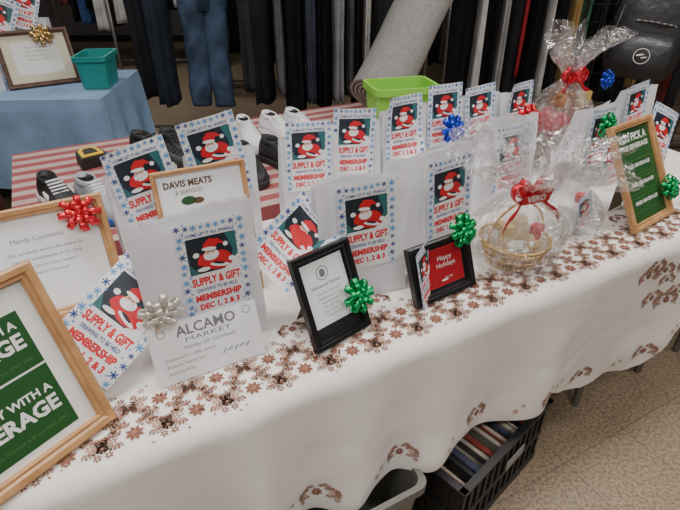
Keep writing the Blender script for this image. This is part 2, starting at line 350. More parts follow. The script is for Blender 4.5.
# ------------------------------------------------------------ tables and cloths
METAL=mat('grey_metal',(.25,.24,.23),.4,.7);TTOP=mat('table_laminate',(.4,.37,.33),.6)
def folding_table(M,L,D,x0):
    mb=MB();mb.box((x0+L/2,D/2,.722),(L,D,.03),TTOP)
    for x in (x0+.18,x0+L-.18):
        for y in (.06,D-.06): mb.tube((x,y,.0),(x,y,.71),.014,METAL)
        mb.tube((x,.06,.12),(x,D-.06,.12),.01,METAL);mb.tube((x,.06,.68),(x,D-.06,.68),.01,METAL)
        mb.tube((x,D/2,.12),(x+(.3 if x<x0+L/2 else -.3),D/2,.70),.009,METAL)
    return mb.obj('folding_table',None,False,M)
folding_table(TBL,2.28,.72,-1.0)
folding_table(TBL,.62,.72,1.30)
def hemlen(s):
    pts=[(-1.1,.37),(-.2,.37),(.5,.385),(.75,.405),(.92,.475),(1.02,.455),(1.17,.445),(1.30,.33),(1.36,.24),(1.6,.2),(2.1,.2)]
    for (a,x),(b_,y) in zip(pts,pts[1:]):
        if a<=s<=b_: return x+(y-x)*(s-a)/(b_-a)
    return pts[-1][1]
def cpt(s,w,off=0):
    n=noise.noise(Vector((s*3,w*3,1.3)))
    if w>=0:
        z=TZ-.0012+off
        if w<.02: z-=(.02-w)**2*6
        return Vector((s,w-.004,z))
    d=-w
    k=min(1,d/.36)**1.1;ph=s*17+2.6*math.sin(s*3.1)+.9*n+d*2.2
    f=(.5+.5*math.sin(ph))**1.8;f2=.5+.5*math.sin(s*41+3*math.sin(s*5)+1+d*3)
    wr=noise.noise(Vector((s*7+d*5,d*9,4.2)))*.010*k
    y=-.012-min(d,.03)*.35-k*(.056*f+.010*f2)-.008*k*(1+math.sin(s*4+1))-abs(wr)-off
    return Vector((s+.010*k*math.sin(s*21),y,TZ-.004-d+.0))
CL=mat('tablecloth_linen',(.85,.80,.765),.85,bump=.5,bscale=10,sheen=.2)
mb=MB()
S0,S1=-1.05,1.98;ns=420
rows=[.735,.7,.6,.5,.4,.3,.2,.12,.06,.03,.02,.012,.006,0]
def cl(u,j):
    s=S0+(S1-S0)*u
    if j<len(rows): return cpt(s,rows[j])
    k=(j-len(rows)+1)/26
    return cpt(s,-hemlen(s)*k)
nr=len(rows)+26
vs=[cl(i/ns,j) for j in range(nr) for i in range(ns+1)]
mb.add(vs,[(j*(ns+1)+i,(j+1)*(ns+1)+i,(j+1)*(ns+1)+i+1,j*(ns+1)+i+1) for j in range(nr-1) for i in range(ns)],CL)
mb.grid(lambda u,v:(S0+(S1-S0)*u,.735+.015*v+.01*v*math.sin(u*60),TZ-.0012-.35*v),150,10,CL)
cloth=mb.obj('tablecloth',None,True,TBL)
# embroidery
BR=[mat('thread_brown',(.24,.095,.06),.8),mat('thread_tan',(.42,.22,.14),.8),mat('thread_grey',(.34,.26,.22),.8)]
mb=MB()
def petal(cs,cw,a,L,wd,m,off=.0008):
    pts=[]
    for x,y in ((0,0),(.3,.42),(.62,.5),(1,0),(.62,-.5),(.3,-.42)):
        px=x*L;py=y*wd;pts.append(cpt(cs+px*math.cos(a)-py*math.sin(a),cw+px*math.sin(a)+py*math.cos(a),off+.0010))
    mb.add(pts,[(0,1,2,3,4,5)],m)
def rosette(s,w,r,n,m,m2=None):
    for i in range(n): petal(s+.15*r*math.cos(6.283*i/n),w+.15*r*math.sin(6.283*i/n),6.2832*i/n+.3,r*.85,r*.40,m)
    if m2:
        for i in range(5): petal(s,w,6.2832*i/5,r*.3,r*.25,m2,.0016)
def vine(s,w,a,L,curv,m,k=9,q=1):
    x,y=s,w
    for i in range(k):
        st=L/k;x+=st*math.cos(a);y+=st*math.sin(a);a+=curv/k
        petal(x,y,a,st*1.0,.0026,m)
        petal(x,y,a+1.0,.0090*q,.0046*q,random.choice(BR));petal(x,y,a-1.0,.0090*q,.0046*q,random.choice(BR))
def motif(s,w,c,flip=1):
    rosette(s,w,.019*c,8,BR[0],BR[1])
    for sg in (-1,1):
        b0=0 if sg>0 else math.pi
        vine(s+sg*.02*c,w+.008*c*flip,b0+sg*.8*flip,.062*c,-sg*3.0*flip,BR[0],10,c);vine(s+sg*.02*c,w-.008*c*flip,b0-sg*.8*flip,.055*c,sg*2.8*flip,BR[2],9,c)
        vine(s+sg*.006*c,w+.018*c*flip,1.57*flip-sg*.5*flip,.04*c,-sg*2.2*flip,BR[1],7,c)
        rosette(s+sg*.040*c,w,.010*c,6,BR[1]);rosette(s+sg*.026*c,w+.034*c*flip,.008*c,5,BR[2]);rosette(s+sg*.05*c,w-.028*c*flip,.009*c,6,BR[0])
k=-1.0
i=0
while k<1.9:
    motif(k,.046,1.0,1);motif(k+.06,.112,.95,-1)
    rosette(k+.06,.036,.012,6,BR[0],BR[1]);rosette(k,.112,.011,6,BR[2],BR[0]);rosette(k+.03,.150,.008,5,BR[1]);rosette(k-.03,.155,.008,5,BR[0])
    for q in range(18): petal(k+R(-.06,.06),R(.006,.165),R(0,6),R(.005,.010),.0045,random.choice(BR))
    if i%2==0: motif(k+.03,.182,.6,1)
    ss=k+R(-.02,.02)
    if i%2==0:
        motif(ss,-hemlen(ss)+R(.05,.065),R(.6,.75),1)
    else:
        rosette(ss,-hemlen(ss)+.035,.009,6,BR[1]);rosette(ss+.02,-hemlen(ss)+.05,.007,5,BR[0])
    i+=1;k+=.12
for q in range(18):
    ss=1.10+.024*q+R(-.01,.01);ww=-R(.03,.21);motif(ss,ww,R(.5,.8),1)
mb.obj('embroidery',cloth)
# striped table behind
STR=mat('striped_cloth',(.5,.1,.1),.9);nt=STR.node_tree;b=nt.nodes['Principled BSDF']
tc=nt.nodes.new('ShaderNodeTexCoord');sp=nt.nodes.new('ShaderNodeSeparateXYZ');mu=nt.nodes.new('ShaderNodeMath');mu.operation='MULTIPLY';mu.inputs[1].default_value=2*math.pi/.085
sn=nt.nodes.new('ShaderNodeMath');sn.operation='SINE';cr=nt.nodes.new('ShaderNodeValToRGB');cr.color_ramp.interpolation='CONSTANT'
cr.color_ramp.elements[0].color=(.34,.085,.09,1);cr.color_ramp.elements[1].position=.5;cr.color_ramp.elements[1].color=(.52,.39,.36,1)
ad=nt.nodes.new('ShaderNodeMath');ad.operation='MULTIPLY_ADD';ad.inputs[1].default_value=.5;ad.inputs[2].default_value=.5
nt.links.new(tc.outputs['Object'],sp.inputs[0]);nt.links.new(sp.outputs['Y'],mu.inputs[0]);nt.links.new(mu.outputs[0],sn.inputs[0]);nt.links.new(sn.outputs[0],ad.inputs[0]);nt.links.new(ad.outputs[0],cr.inputs[0]);nt.links.new(cr.outputs[0],b.inputs['Base Color'])
def cover(name,M,L,D,drop,m,z=TZ,amp=.012):
    mb=MB()
    n=int((L+D)*2*30)
    def pt(u):
        d=u*2*(L+D)
        if d<L: return (d,0,0,-1)
        d-=L
        if d<D: return (L,d,1,0)
        d-=D
        if d<L: return (L-d,D,0,1)
        d-=L
        return (0,D-d,-1,0)
    rs=[]
    for j in range(11):
        k=j/10;ring=[]
        for i in range(n):
            x,y,nx,ny=pt(i/n);o=.006+k*.015+amp*k*(1+math.sin(i*.55+2*math.sin(i*.13)))
            if j==0:o=0
            ring.append((x+nx*o,y+ny*o,z-(0 if j==0 else .01+drop*k)))
        rs.append(ring)
    mb.rings(rs,m,cap=False)
    mb.add([(0,0,z),(L,0,z),(L,D,z),(0,D,z)],[(0,1,2,3)],m)
    return mb.obj(name,None,False,M)
T2=TBL@Matrix.Translation((-.60,.84,0))
folding_table(T2,2.3,.98,0);cover('striped_tablecloth',T2@Matrix.Translation((-.01,-.01,0)),2.32,1.0,.4,STR,z=TZ)
BUR=mat('burgundy_cloth',(.12,.035,.03),.9,var=.2,vscale=8)
T3=TBL@Matrix.Translation((-1.80,.92,0));folding_table(T3,1.08,.85,0);cover('burgundy_tablecloth',T3@Matrix.Translation((-.01,-.01,0)),1.10,.87,.45,BUR)
BLU=mat('blue_cloth',(.24,.38,.58),.85,bump=.4,bscale=6,var=.18,vscale=5)
T4=Matrix.Translation((-2.83,2.95,0))@Matrix.Rotation(rad(3),4,'Z');folding_table(T4,1.42,.76,0);cover('blue_tablecloth',T4@Matrix.Translation((-.01,-.01,0)),1.44,.78,.52,BLU,amp=.03)
# items on blue table
def c_blank(F,x0,z0,x1,z1):
    F.rect(x0,z0,x1,z1,CREAM,0);F.rect(x0+.05,z0+.05,x1-.05,z1-.04,WHITE,1)
    for k in range(4): F.text('Gift card donated by',0,z1-.075-k*.025,.014,GREY,2)
MG=Matrix.Translation((-1.86,3.32,TZ+.002))@Matrix.Rotation(rad(34),4,'Z')@Matrix.Rotation(-rad(24),4,'X')
frame('picture_frame',MG,.42,.34,.028,DARKW,c_blank,.02,lean=24)
bow('gold',L_(MG,.06,.30),1.35)
flyer(Matrix.Translation((-2.12,3.40,1.10))@Matrix.Rotation(rad(20),4,'Z')@Matrix.Rotation(-rad(20),4,'X'),'wave',-25,1.5)
flyer(Matrix.Translation((-2.02,3.6,1.17))@Matrix.Rotation(rad(10),4,'Z')@Matrix.Rotation(-rad(15),4,'X'),'flat',-18,1.2)
def plainbag(M,w,h,d,name='gift_bag'):
    mb=MB();mb.rings([[(-w/2*k,-d/2*q,z),(w/2*k,-d/2*q,z),(w/2*k,d/2*q,z),(-w/2*k,d/2*q,z)] for z,k,q in ((0,1,1),(h*.5,1.02,.9),(h,1,.5))],BAGM,cap=False);mb.add([(-w/2,-d/2,0),(w/2,-d/2,0),(w/2,d/2,0),(-w/2,d/2,0)],[(0,1,2,3)],BAGM);o=mb.obj(name,None,False,M);return o
plainbag(Matrix.Translation((-2.25,3.58,TZ+.001))@Matrix.Rotation(.3,4,'Z'),.25,.34,.12)
plainbag(Matrix.Translation((-2.0,3.62,TZ+.001)),.2,.36,.08)
plainbag(Matrix.Translation((-2.18,3.20,TZ+.001))@Matrix.Rotation(.5,4,'Z'),.22,.22,.12)
def tub(name,M,w,d,h,m,taper=.88,rim=.012):
    mb=MB()
    def rr(w,d,z,r=.03,n=5):
        out=[]
        for cx,cy,a0 in ((w/2-r,d/2-r,0),(-w/2+r,d/2-r,1.5708),(-w/2+r,-d/2+r,3.1416),(w/2-r,-d/2+r,4.7124)):
            for i in range(n+1): a=a0+1.5708*i/n;out.append((cx+r*math.cos(a),cy+r*math.sin(a),z))
        return out
    mb.rings([rr(w*taper,d*taper,0),rr(w,d,h-.03),rr(w+rim*2,d+rim*2,h-.028),rr(w+rim*2,d+rim*2,h),rr(w-.006,d-.006,h),rr(w*taper-.008,d*taper-.008,.006)],m,cap=True)
    return mb.obj(name,None,False,M)
tub('storage_bin',Matrix.Translation((-1.53,3.36,TZ+.003))@Matrix.Rotation(.1,4,'Z'),.18,.28,.19,mat('teal_plastic',(.02,.32,.30),.4))
LB=MT(.98,1.19,TZ+.003,-14);tub('storage_bin',LB,.28,.20,.255,mat('lime_plastic',(.25,.60,.07),.35))
tub('storage_tub',MT(.005,.13,.0,0),.40,.5,.37,mat('grey_plastic',(.17,.165,.15),.5))
# carpet roll
CARP=mat('carpet_grey',(.25,.245,.235),.95,bump=.5,bscale=160,var=.15,vscale=60);CARPB=mat('carpet_backing',(.36,.35,.33),.9)
mb=MB();a=Vector((.175,2.60,.86));b_=Vector((.72,3.40,1.68));d=(b_-a).normalized();u=d.orthogonal().normalized();w=d.cross(u)
n=48;rs=[]
for q in range(9):
    c=a.lerp(b_,q/8)+Vector((.006*math.sin(q*1.3),0,0))
    rs.append([c+(u*math.cos(6.2832*i/n)+w*math.sin(6.2832*i/n))*(.132+.010*(i/n)) for i in range(n)])
mb.rings(rs,CARP,cap=False)
turns=5;N=200
for c in (a,b_):
    vs=[]
    for i in range(N+1):
        th=6.2832*turns*i/N;r=.03+.108*i/N
        for rr_ in (r,r+.015):
            vs.append(c+(u*math.cos(th)+w*math.sin(th))*min(rr_,.139))
    mb.add(vs,[(2*i,2*i+1,2*i+3,2*i+2) for i in range(N)],CARPB)
mb.obj('carpet_roll',None,True)
# tape measure
mb=MB();YEL=mat('yellow_plastic',(.75,.5,.03),.4);BP=mat('black_rubber_and_shoe_shade',(.02,.02,.02),.6)
prof=[(-.04,0),(.045,0),(.045,.02),(.035,.055),(.015,.068),(-.02,.068),(-.038,.05)]
for y0,y1,m,k in ((-.02,.02,BP,1.0),(-.024,-.02,YEL,.82),(.02,.024,YEL,.82)):
    mb.rings([[(x*k,y,.034+(z-.034)*k) for x,z in prof] for y in (y0,y1)],m)
mb.rings([[(x*.5,y,.034+(z-.034)*.5) for x,z in prof] for y in (-.026,-.024)],BP)
mb.box((.055,0,.008),(.03,.018,.002),YEL)
o=mb.obj('tape_measure',None,False,MT(-.315,1.52,TZ+.034,15)@Matrix.Rotation(rad(-78),4,'X')@Matrix.Translation((0,0,-.034))@Matrix.Scale(1.25,4));bevel(o,.003)
# shoes
def shoe(M,up,sole,lace,L=.28,acc=None,name='sneaker'):
    mb=MB();n=24
    st=[(0,.026,.060),(.03,.034,.072),(.10,.037,.074),(.2,.036,.066),(.32,.036,.070),(.42,.040,.070),(.52,.044,.058),(.64,.048,.048),(.78,.049,.040),(.9,.041,.034),(.965,.027,.026),(1.0,.010,.016)]
    def cur(x): return .006*math.sin(x*3.1)
    rs=[]
    for x,w,h in st:
        ring=[]
        for i in range(n):
            a=6.2832*i/n;c,s_=math.cos(a),math.sin(a)
            yy=w*(abs(c)**.7)*(1 if c>0 else -1);zz=.022+(h*1.1)*(max(0,s_)**.8) if s_>0 else .02
            if s_>0 and .02<x<.4: yy*= (1-.2*s_)
            ring.append((x*L,yy+cur(x),zz))
        rs.append(ring)
    mb.rings(rs,up)
    so=[]
    for z,k in ((0,.96),(.006,1.02),(.026,1.04),(.028,1.0)):
        out=[];
        for sg in (1,-1):
            seq=st if sg==1 else st[::-1]
            for x,w,h in seq: out.append(((x-.5)*L*(1+.03*k)+.5*L,sg*(w+.003)*k+cur(x),z+(.006*(x-.7)**2*8 if x>.7 and z<.01 else 0)))
        so.append(out)
    mb.rings(so,sole)
    mb.rings([[(.18*L+.050*q*math.cos(a),.029*q*math.sin(a)+cur(.2),z-.004*math.cos(a)) for a in [6.2832*i/16 for i in range(16)]] for q,z in ((1.08,.086),(1.0,.102),(.84,.102),(.7,.080))],up,cap=False)
    mb.rings([[(.18*L+.050*q*math.cos(a),.029*q*math.sin(a)+cur(.2),z) for a in [6.2832*i/16 for i in range(16)]] for q,z in ((.82,.099),(.5,.097))],BP)  # near-black disc paints the shade inside the ankle opening
    for i in range(5):
        x=(.40+.05*i)*L;z=.101-.0065*i
        mb.box((x,cur(.5),z),(.006,.05,.006),lace)
    if acc:
        for sg in (-1,1):
            for i in range(3): mb.box(((.42+.06*i)*L,sg*(.041)+cur(.5),.05),(.008,.006,.045),acc)
    o=mb.obj(name,None,True,M)
    return o
SW=mat('shoe_white',(.78,.78,.80),.5);SB=mat('shoe_black',(.018,.018,.02),.55);SN=mat('shoe_blue_sole',(.03,.12,.4),.5);SG=mat('shoe_grey',(.34,.35,.38),.7)
shoe(MT(-.49,1.27,TZ+.002,-75),SB,SW,SW,acc=SW);shoe(MT(-.375,1.19,TZ+.002,-72),SG,SN,SW,acc=SN)
for s,t,y in ((-.13,1.58,-60),(-.01,1.56,-75),(-.14,1.36,-30),(.12,1.26,-80),(.34,1.26,-75),(.23,1.24,-95)): shoe(MT(s,t,TZ+.002,y),SB,SB,SB,name='black_shoe')
for s,t,y in ((.11,1.57,-110),(.23,1.59,-100),(.35,1.58,-95),(.47,1.59,-80),(.59,1.58,-85),(.48,1.26,-80),(.60,1.26,-95)): shoe(MT(s,t,TZ+.002,y),SW,SW,SW)
# ------------------------------------------------------------ cellophane gifts
def pouch(M,rb,zn,zt,rt,seed,parent):
    mb=MB();n=110;rs=[];rows=30
    for j in range(rows+1):
        k=j/rows
        z=zt*k
        if z<zn:
            q=z/zn;r=rb*(1.02+.10*math.sin(q*2.4))*(1-q**3)+.018*q**3+.0
            am=.12+.18*q
        else:
            q=(z-zn)/(zt-zn);r=.018+rt*q**1.0;am=.35+.5*q
        ring=[]
        for i in range(n):
            a=6.2832*i/n
            nn=noise.noise(Vector((math.cos(a)*1.8+seed,math.sin(a)*1.8,z*7)))*.8+.8*noise.noise(Vector((math.cos(a)*6+seed,math.sin(a)*6,z*11)))
            rr=r*(1+am*nn*1.5);zz=z+(.12*q*noise.noise(Vector((math.cos(a)*2.5,math.sin(a)*2.5,seed))) if z>zn else 0)
            ring.append((rr*math.cos(a),rr*math.sin(a),max(.002,zz)))
        rs.append(ring)
    mb.rings(rs,CELLO,cap=False);o=mb.obj('cellophane_wrap',parent,False);return o
def ribbon_tie(parent,z,m,r=.024,txt=None,k=1):
    mb=MB();n=24
    mb.rings([[(r*q*math.cos(6.2832*i/n),r*q*math.sin(6.2832*i/n),zz) for i in range(n)] for q,zz in ((1,z-.012),(1.15,z),(1,z+.012))],m,cap=False)
    for sg in (-1,1):
        for kk in range(2):
            vs=[];N=16
            for i in range(N+1):
                q=6.2832*i/N;x=sg*(.006+.05*k*.5*(1-math.cos(q)))*(1 if kk==0 else .7);zz=z+.026*k*math.sin(q)*(.4+.6*math.sin(q/2))+.012*kk+.02*(1-math.cos(q))*.5
                for e in (-1,1): vs.append((x,-r-.004+e*.010,zz))
            mb.add(vs,[(2*i,2*i+1,2*i+3,2*i+2) for i in range(N)],m)
        vs=[]
        for i in range(13):
            q=i/12;x=sg*(.01+.07*k*q);zz=z-.02*q-.055*k*q*q+.008*math.sin(q*9)
            vs+= [(x,-r-.006-.02*q,zz-.010),(x,-r-.006-.02*q,zz+.010)]
        mb.add(vs,[(2*i,2*i+1,2*i+3,2*i+2) for i in range(12)],m)
    o=mb.obj('ribbon',parent,True);solid(o,.0006)
    if txt:
        F=Flat(lambda x,zz:-r*1.25-.018);F.rect(-.045,z-.013,.045,z+.013,CARDR,0);F.text(txt,.0,z,.024,WHITE,1,bold=.0008);F.mb.obj('ribbon_print',parent)
GOLD=mat('gold_wire',(.75,.5,.18),.3,.9);TIS=mat('tissue_white',(.8,.8,.8),.8,bump=.6,bscale=30);TAN=mat('tissue_tan',(.58,.42,.22),.7,bump=.6,bscale=30)
g=empty('gift_basket',MT(.685,.16,TZ+.003,-6))
mb=MB()
for z,r in ((.004,.072),(.03,.085),(.055,.094),(.07,.098)):
    n=40
    for i in range(n):
        a=6.2832*i/n;b2=6.2832*(i+1)/n;mb.tube((r*math.cos(a),r*math.sin(a),z),(r*math.cos(b2),r*math.sin(b2),z),.003 if z<.07 else .005,GOLD,6,caps=False)
for i in range(40):
    a=6.2832*i/40;mb.tube((.072*math.cos(a),.072*math.sin(a),.004),(.098*math.cos(a+.15),.098*math.sin(a+.15),.07),.0018,GOLD,5,caps=False)
for i in range(24):
    a=math.pi*i/24;b2=math.pi*(i+1)/24;mb.tube((.096*math.cos(a),0,.07+.11*math.sin(a)),(.096*math.cos(b2),0,.07+.11*math.sin(b2)),.004,GOLD,6,caps=False)
mb.obj('wire_basket',g,True)
mb=MB()
def blob(c,r,m,sx=1,sy=1,sz=1,n=14,amp=.12,sd=0):
    rs=[]
    for j in range(1,n):
        ph=math.pi*j/n;ring=[]
        for i in range(n*2):
            a=math.pi*i/n;v=Vector((math.sin(ph)*math.cos(a),math.sin(ph)*math.sin(a),-math.cos(ph)));q=r*(1+amp*noise.noise(v*2.5+Vector((sd,sd,sd))))
            ring.append((c[0]+v.x*q*sx,c[1]+v.y*q*sy,c[2]+v.z*q*sz))
        rs.append(ring)
    mb.rings(rs,m)
for i in range(9):
    a=i*.7;blob((.05*math.cos(a),.05*math.sin(a),.055),.034,TAN if i%2 else TIS,sd=i,amp=.8)
blob((0,0,.05),.05,TAN,amp=.8,sd=20)
mb.rings([[(.026*math.cos(a),.026*math.sin(a),z) for a in [6.2832*i/20 for i in range(20)]] for z in (.06,.135)],mat('candle_cream',(.65,.5,.3),.4));mb.box((.045,-.03,.09),(.035,.03,.05),CARDR,rz=.5);mb.box((-.045,-.01,.095),(.035,.03,.06),mat('box_gold',(.6,.42,.12),.4),rz=-.4)
mb.obj('basket_filling',g)
pouch(None,.118,.215,.345,.13,3,g);ribbon_tie(g,.215,RB['red'],txt='VERO',k=1.2)
# small wrapped gift with a flyer inside
g=empty('wrapped_gift',MT(.985,.215,TZ+.003,10));mb=MB()
mb.box((0,0,.045),(.10,.06,.09),WHITE,rz=.2);blob((.0,-.03,.02),.03,TIS,amp=.8,sd=5);mb.box((.02,-.01,.10),(.03,.03,.03),CARDR,rz=.6);mb.obj('gift_box',g)
flyer(Matrix.Translation((-.01,-.048,.075))@Matrix.Rotation(-.15,4,'X'),'flat',14,.55,parent=g)
pouch(None,.088,.15,.22,.07,17,g)
g=empty('gift_basket',MT(1.365,.635,TZ+.003,-8));mb=MB()
WICK=mat('wicker_brown',(.22,.10,.04),.7,bump=.6,bscale=80)
mb.rings([[(r*math.cos(a),r*.8*math.sin(a),z) for a in [6.2832*i/32 for i in range(32)]] for z,r in ((0,.085),(.03,.093),(.09,.105),(.1,.110),(.11,.105),(.105,.095),(.05,.08))],WICK)
mb.obj('wicker_basket',g,True);mb=MB()
blob((-.05,-.02,.19),.060,mat('plush_red',(.45,.02,.03),.9,bump=.5),sd=1);blob((-.05,-.04,.265),.036,mat('plush_brown',(.28,.14,.07),.9,bump=.5),sd=2);blob((-.075,-.05,.30),.012,MATS['plush_brown']);blob((-.025,-.05,.30),.012,MATS['plush_brown'])
mb.rings([[(.045+.032*q*math.cos(a),.0+.032*q*math.sin(a),z) for a in [6.2832*i/20 for i in range(20)]] for q,z in ((1,.09),(1,.25),(.4,.29),(.4,.33))],mat('bottle_amber',(.25,.09,.02),.2));mb.box((.03,-.05,.18),(.075,.03,.13),MATS['plush_brown'],rz=.2);mb.box((-.01,.03,.21),(.06,.04,.18),MATS['wicker_brown'],rz=-.2);mb.box((.065,-.035,.24),(.04,.03,.12),MATS['box_gold'],rz=-.3)
mb.obj('basket_filling',g)
pouch(None,.14,.345,.49,.085,9,g);ribbon_tie(g,.345,RB['red']);
bow('blue',MT(1.47,.55,1.09,0,10),.7)
# ------------------------------------------------------------ crate with books
CRK=mat('crate_black',(.014,.014,.016),.45)
Mc=MT(.32,-.155,.001,14.6)@Matrix.Translation((.235,.165,0));W,D,Hc=.47,.33,.28
crate=empty('milk_crate',Mc);mb=MB()
mb.box((0,0,.006),(W,D,.012),CRK)
for sg in (-1,1):
    for z,hh in ((.02,.04),(.268,.028),(.14,.02)):
        mb.box((0,sg*(D/2-.005),z),(W,.012,hh),CRK);mb.box((sg*(W/2-.005),0,z),(.012,D,hh),CRK)
    mb.box((0,sg*(D/2-.003),.281),(W+.012,.022,.01),CRK);mb.box((sg*(W/2-.003),0,.281),(.022,D+.012,.01),CRK)
    for i in range(13): mb.box((-W/2+.012+i*(W-.024)/12,sg*(D/2-.005),.14),(.012,.009,.26),CRK)
    for i in range(9): mb.box((sg*(W/2-.005),-D/2+.012+i*(D-.024)/8,.14),(.009,.012,.26),CRK)
    mb.box((0,sg*(D/2-.009),.14),(W-.02,.003,.25),CRK);mb.box((sg*(W/2-.009),0,.14),(.003,D-.02,.25),CRK)
mb.obj('crate_shell',crate)
mb=MB();mb.box((.05,-D/2-.004,.175),(.10,.003,.04),mat('label_grey',(.35,.35,.35),.5));mb.obj('label',crate)
mb=MB();cols=[(.42,.40,.36),(.30,.06,.05),(.50,.46,.38),(.06,.06,.07),(.22,.2,.18),(.40,.34,.26),(.06,.07,.12),(.03,.03,.03),(.38,.12,.08)]
PGS=mat('page_edges',(.55,.50,.42),.8)
for row,y in enumerate((-.075,.075)):
    x=-W/2+.02
    while x<W/2-.03:
        w_=R(.010,.024);h_=R(.18,.235);c=random.randrange(len(cols));m=mat('book_%d'%c,cols[c],.6)
        mb.box((x+w_/2,y,.013+h_/2),(w_-.001,.13,h_),m)
        if random.random()<.5: mb.box((x+w_/2,y,.013+h_+.0005),(w_*.6,.125,.001),PGS)
        x+=w_
mb.obj('books',crate)
# ------------------------------------------------------------ room
FLm=mat('floor_tile',(.4,.32,.24),.45);nt=FLm.node_tree;b=nt.nodes['Principled BSDF']
tc=nt.nodes.new('ShaderNodeTexCoord');mp=nt.nodes.new('ShaderNodeMapping');mp.inputs['Rotation'].default_value=(0,0,rad(-28.5))
bk=nt.nodes.new('ShaderNodeTexBrick');bk.offset=0;bk.inputs['Scale'].default_value=1;bk.inputs['Brick Width'].default_value=.305;bk.inputs['Row Height'].default_value=.305;bk.inputs['Mortar Size'].default_value=.002
bk.inputs['Color1'].default_value=(.32,.24,.16,1);bk.inputs['Color2'].default_value=(.28,.21,.14,1);bk.inputs['Mortar'].default_value=(.18,.13,.09,1)
n=nt.nodes.new('ShaderNodeTexNoise');n.inputs['Scale'].default_value=90;n.inputs['Detail'].default_value=6
crn=nt.nodes.new('ShaderNodeValToRGB');crn.color_ramp.elements[0].position=.38;crn.color_ramp.elements[1].position=.62;crn.color_ramp.elements[0].color=(.28,.28,.28,1);crn.color_ramp.elements[1].color=(.66,.66,.66,1)
mxn=nt.nodes.new('ShaderNodeMix');mxn.data_type='RGBA';mxn.blend_type='OVERLAY';mxn.inputs[0].default_value=.8
nt.links.new(tc.outputs['Object'],mp.inputs[0]);nt.links.new(mp.outputs[0],bk.inputs['Vector']);nt.links.new(tc.outputs['Object'],n.inputs['Vector'])
nt.links.new(n.outputs['Fac'],crn.inputs[0]);nt.links.new(bk.outputs['Color'],mxn.inputs[6]);nt.links.new(crn.outputs[0],mxn.inputs[7]);nt.links.new(mxn.outputs[2],b.inputs['Base Color'])
WALL=mat('wall_paint',(.16,.15,.15),.85,var=.1);CEIL=mat('ceiling_tile',(.45,.44,.42),.9)
X0,X1,Y0,Y1,Hh=-5.5,5.5,-3,9.5,3.0
def slab(name,c,d,m):
    mb=MB();mb.box(c,d,m);return mb.obj(name)
slab('floor',((X0+X1)/2,(Y0+Y1)/2,-.05),(X1-X0+.2,Y1-Y0+.2,.1),FLm);slab('ceiling',((X0+X1)/2,(Y0+Y1)/2,Hh+.05),(X1-X0+.2,Y1-Y0+.2,.1),CEIL)
slab('wall_back',(0,Y1+.05,Hh/2),(X1-X0+.2,.1,Hh),WALL);slab('wall_front',(0,Y0-.05,Hh/2),(X1-X0+.2,.1,Hh),WALL)
slab('wall_left',(X0-.05,(Y0+Y1)/2,Hh/2),(.1,Y1-Y0,Hh),WALL);slab('wall_right',(X1+.05,(Y0+Y1)/2,Hh/2),(.1,Y1-Y0,Hh),WALL)
slab('baseboard_back',(0,Y1-.01,.05),(X1-X0,.02,.1),BLACK)
# ------------------------------------------------------------ clothes
def fab(c):
    k='fabric_%03d_%03d_%03d'%tuple(int(x*999) for x in c);return mat(k,c,.9,bump=.3,bscale=40,var=.25,vscale=6,spec=.2)
def garment(mb,x,y,top,bot,w,d,m,yaw=0,seed=0,taper=1.0):
    n=36;rs=[];J=16;H_=top-bot
    for j in range(J+1):
        k=j/J;z=top-H_*k
        ws=w*(.22+.78*min(1,(k/.13))**.6)*(1+(taper-1)*k);dd=d*(.35+.65*min(1,k/.2))
        am=.10+.22*k;ring=[]
        for i in range(n):
            a=6.2832*i/n
            rp=1+am*math.sin(5*a+seed*1.7+k*.8)*.6+am*.5*math.sin(9*a+seed)
            px=ws/2*math.cos(a)*(1+.06*math.sin(z*7+seed));py=dd/2*math.sin(a)*rp
            ring.append((x+px*math.cos(yaw)-py*math.sin(yaw),y+px*math.sin(yaw)+py*math.cos(yaw),z+.01*math.sin(a*3+seed)*k))
        rs.append(ring)
    mb.rings(rs[::-1],m)
def rack(x0,x1,y,ztop,items,name='clothes_rack',yaw=0):
    root=empty(name,Matrix.Translation((x0,y,0))@Matrix.Rotation(yaw,4,'Z'));L=x1-x0;mb=MB()
    mb.tube((0,0,ztop),(L,0,ztop),.014,METAL)
    for x in (0,L):
        mb.tube((x,0,.07),(x,0,ztop),.014,METAL);mb.tube((x,-.26,.07),(x,.26,.07),.014,METAL)
        for yy in (-.26,.26): mb.tube((x-.012,yy,.03),(x+.012,yy,.03),.03,BP)
    mb.tube((0,0,.1),(L,0,.1),.012,METAL);mb.obj('rail_frame',root,True)
    mb=MB();hk=MB()
    for i,(x,w,bot,c,d) in enumerate(items):
        garment(mb,x-x0,R(-.03,.03),ztop-.07,bot,w,d,fab(c),yaw=R(-.2,.2),seed=i*2.3+x)
        hk.tube((x-x0,0,ztop+.02),(x-x0,0,ztop-.08),.003,METAL,6)
    mb.obj('garments',root,True);hk.obj('hangers',root);return root
K=(.010,.010,.012);K2=(.022,.022,.027)
LG=(.45,.44,.44);WT=(.66,.65,.64)
items=[(-1.62,.20,.38,K2,.3),(-1.47,.17,.33,(.03,.04,.06),.34),(-.76,.12,.45,(.04,.04,.05),.34),(-.64,.14,.34,K2,.32),(-.50,.08,.42,(.16,.16,.19),.34),(-.38,.17,.28,K,.36),(-.24,.10,.35,(.06,.07,.10),.34),(-.14,.14,.3,K,.34),(-.02,.10,.36,(.34,.35,.37),.36),(.07,.06,.4,(.10,.09,.10),.34),(.14,.09,.3,K,.3),(.22,.06,.40,WT,.36),(.33,.16,.35,K2,.32),(.48,.2,.35,K,.3)]
rk=rack(-1.85,.72,4.5,1.55,items)
DEN=mat('denim',(.05,.085,.15),.85,bump=.4,bscale=60,var=.5,vscale=7);mb=MB()
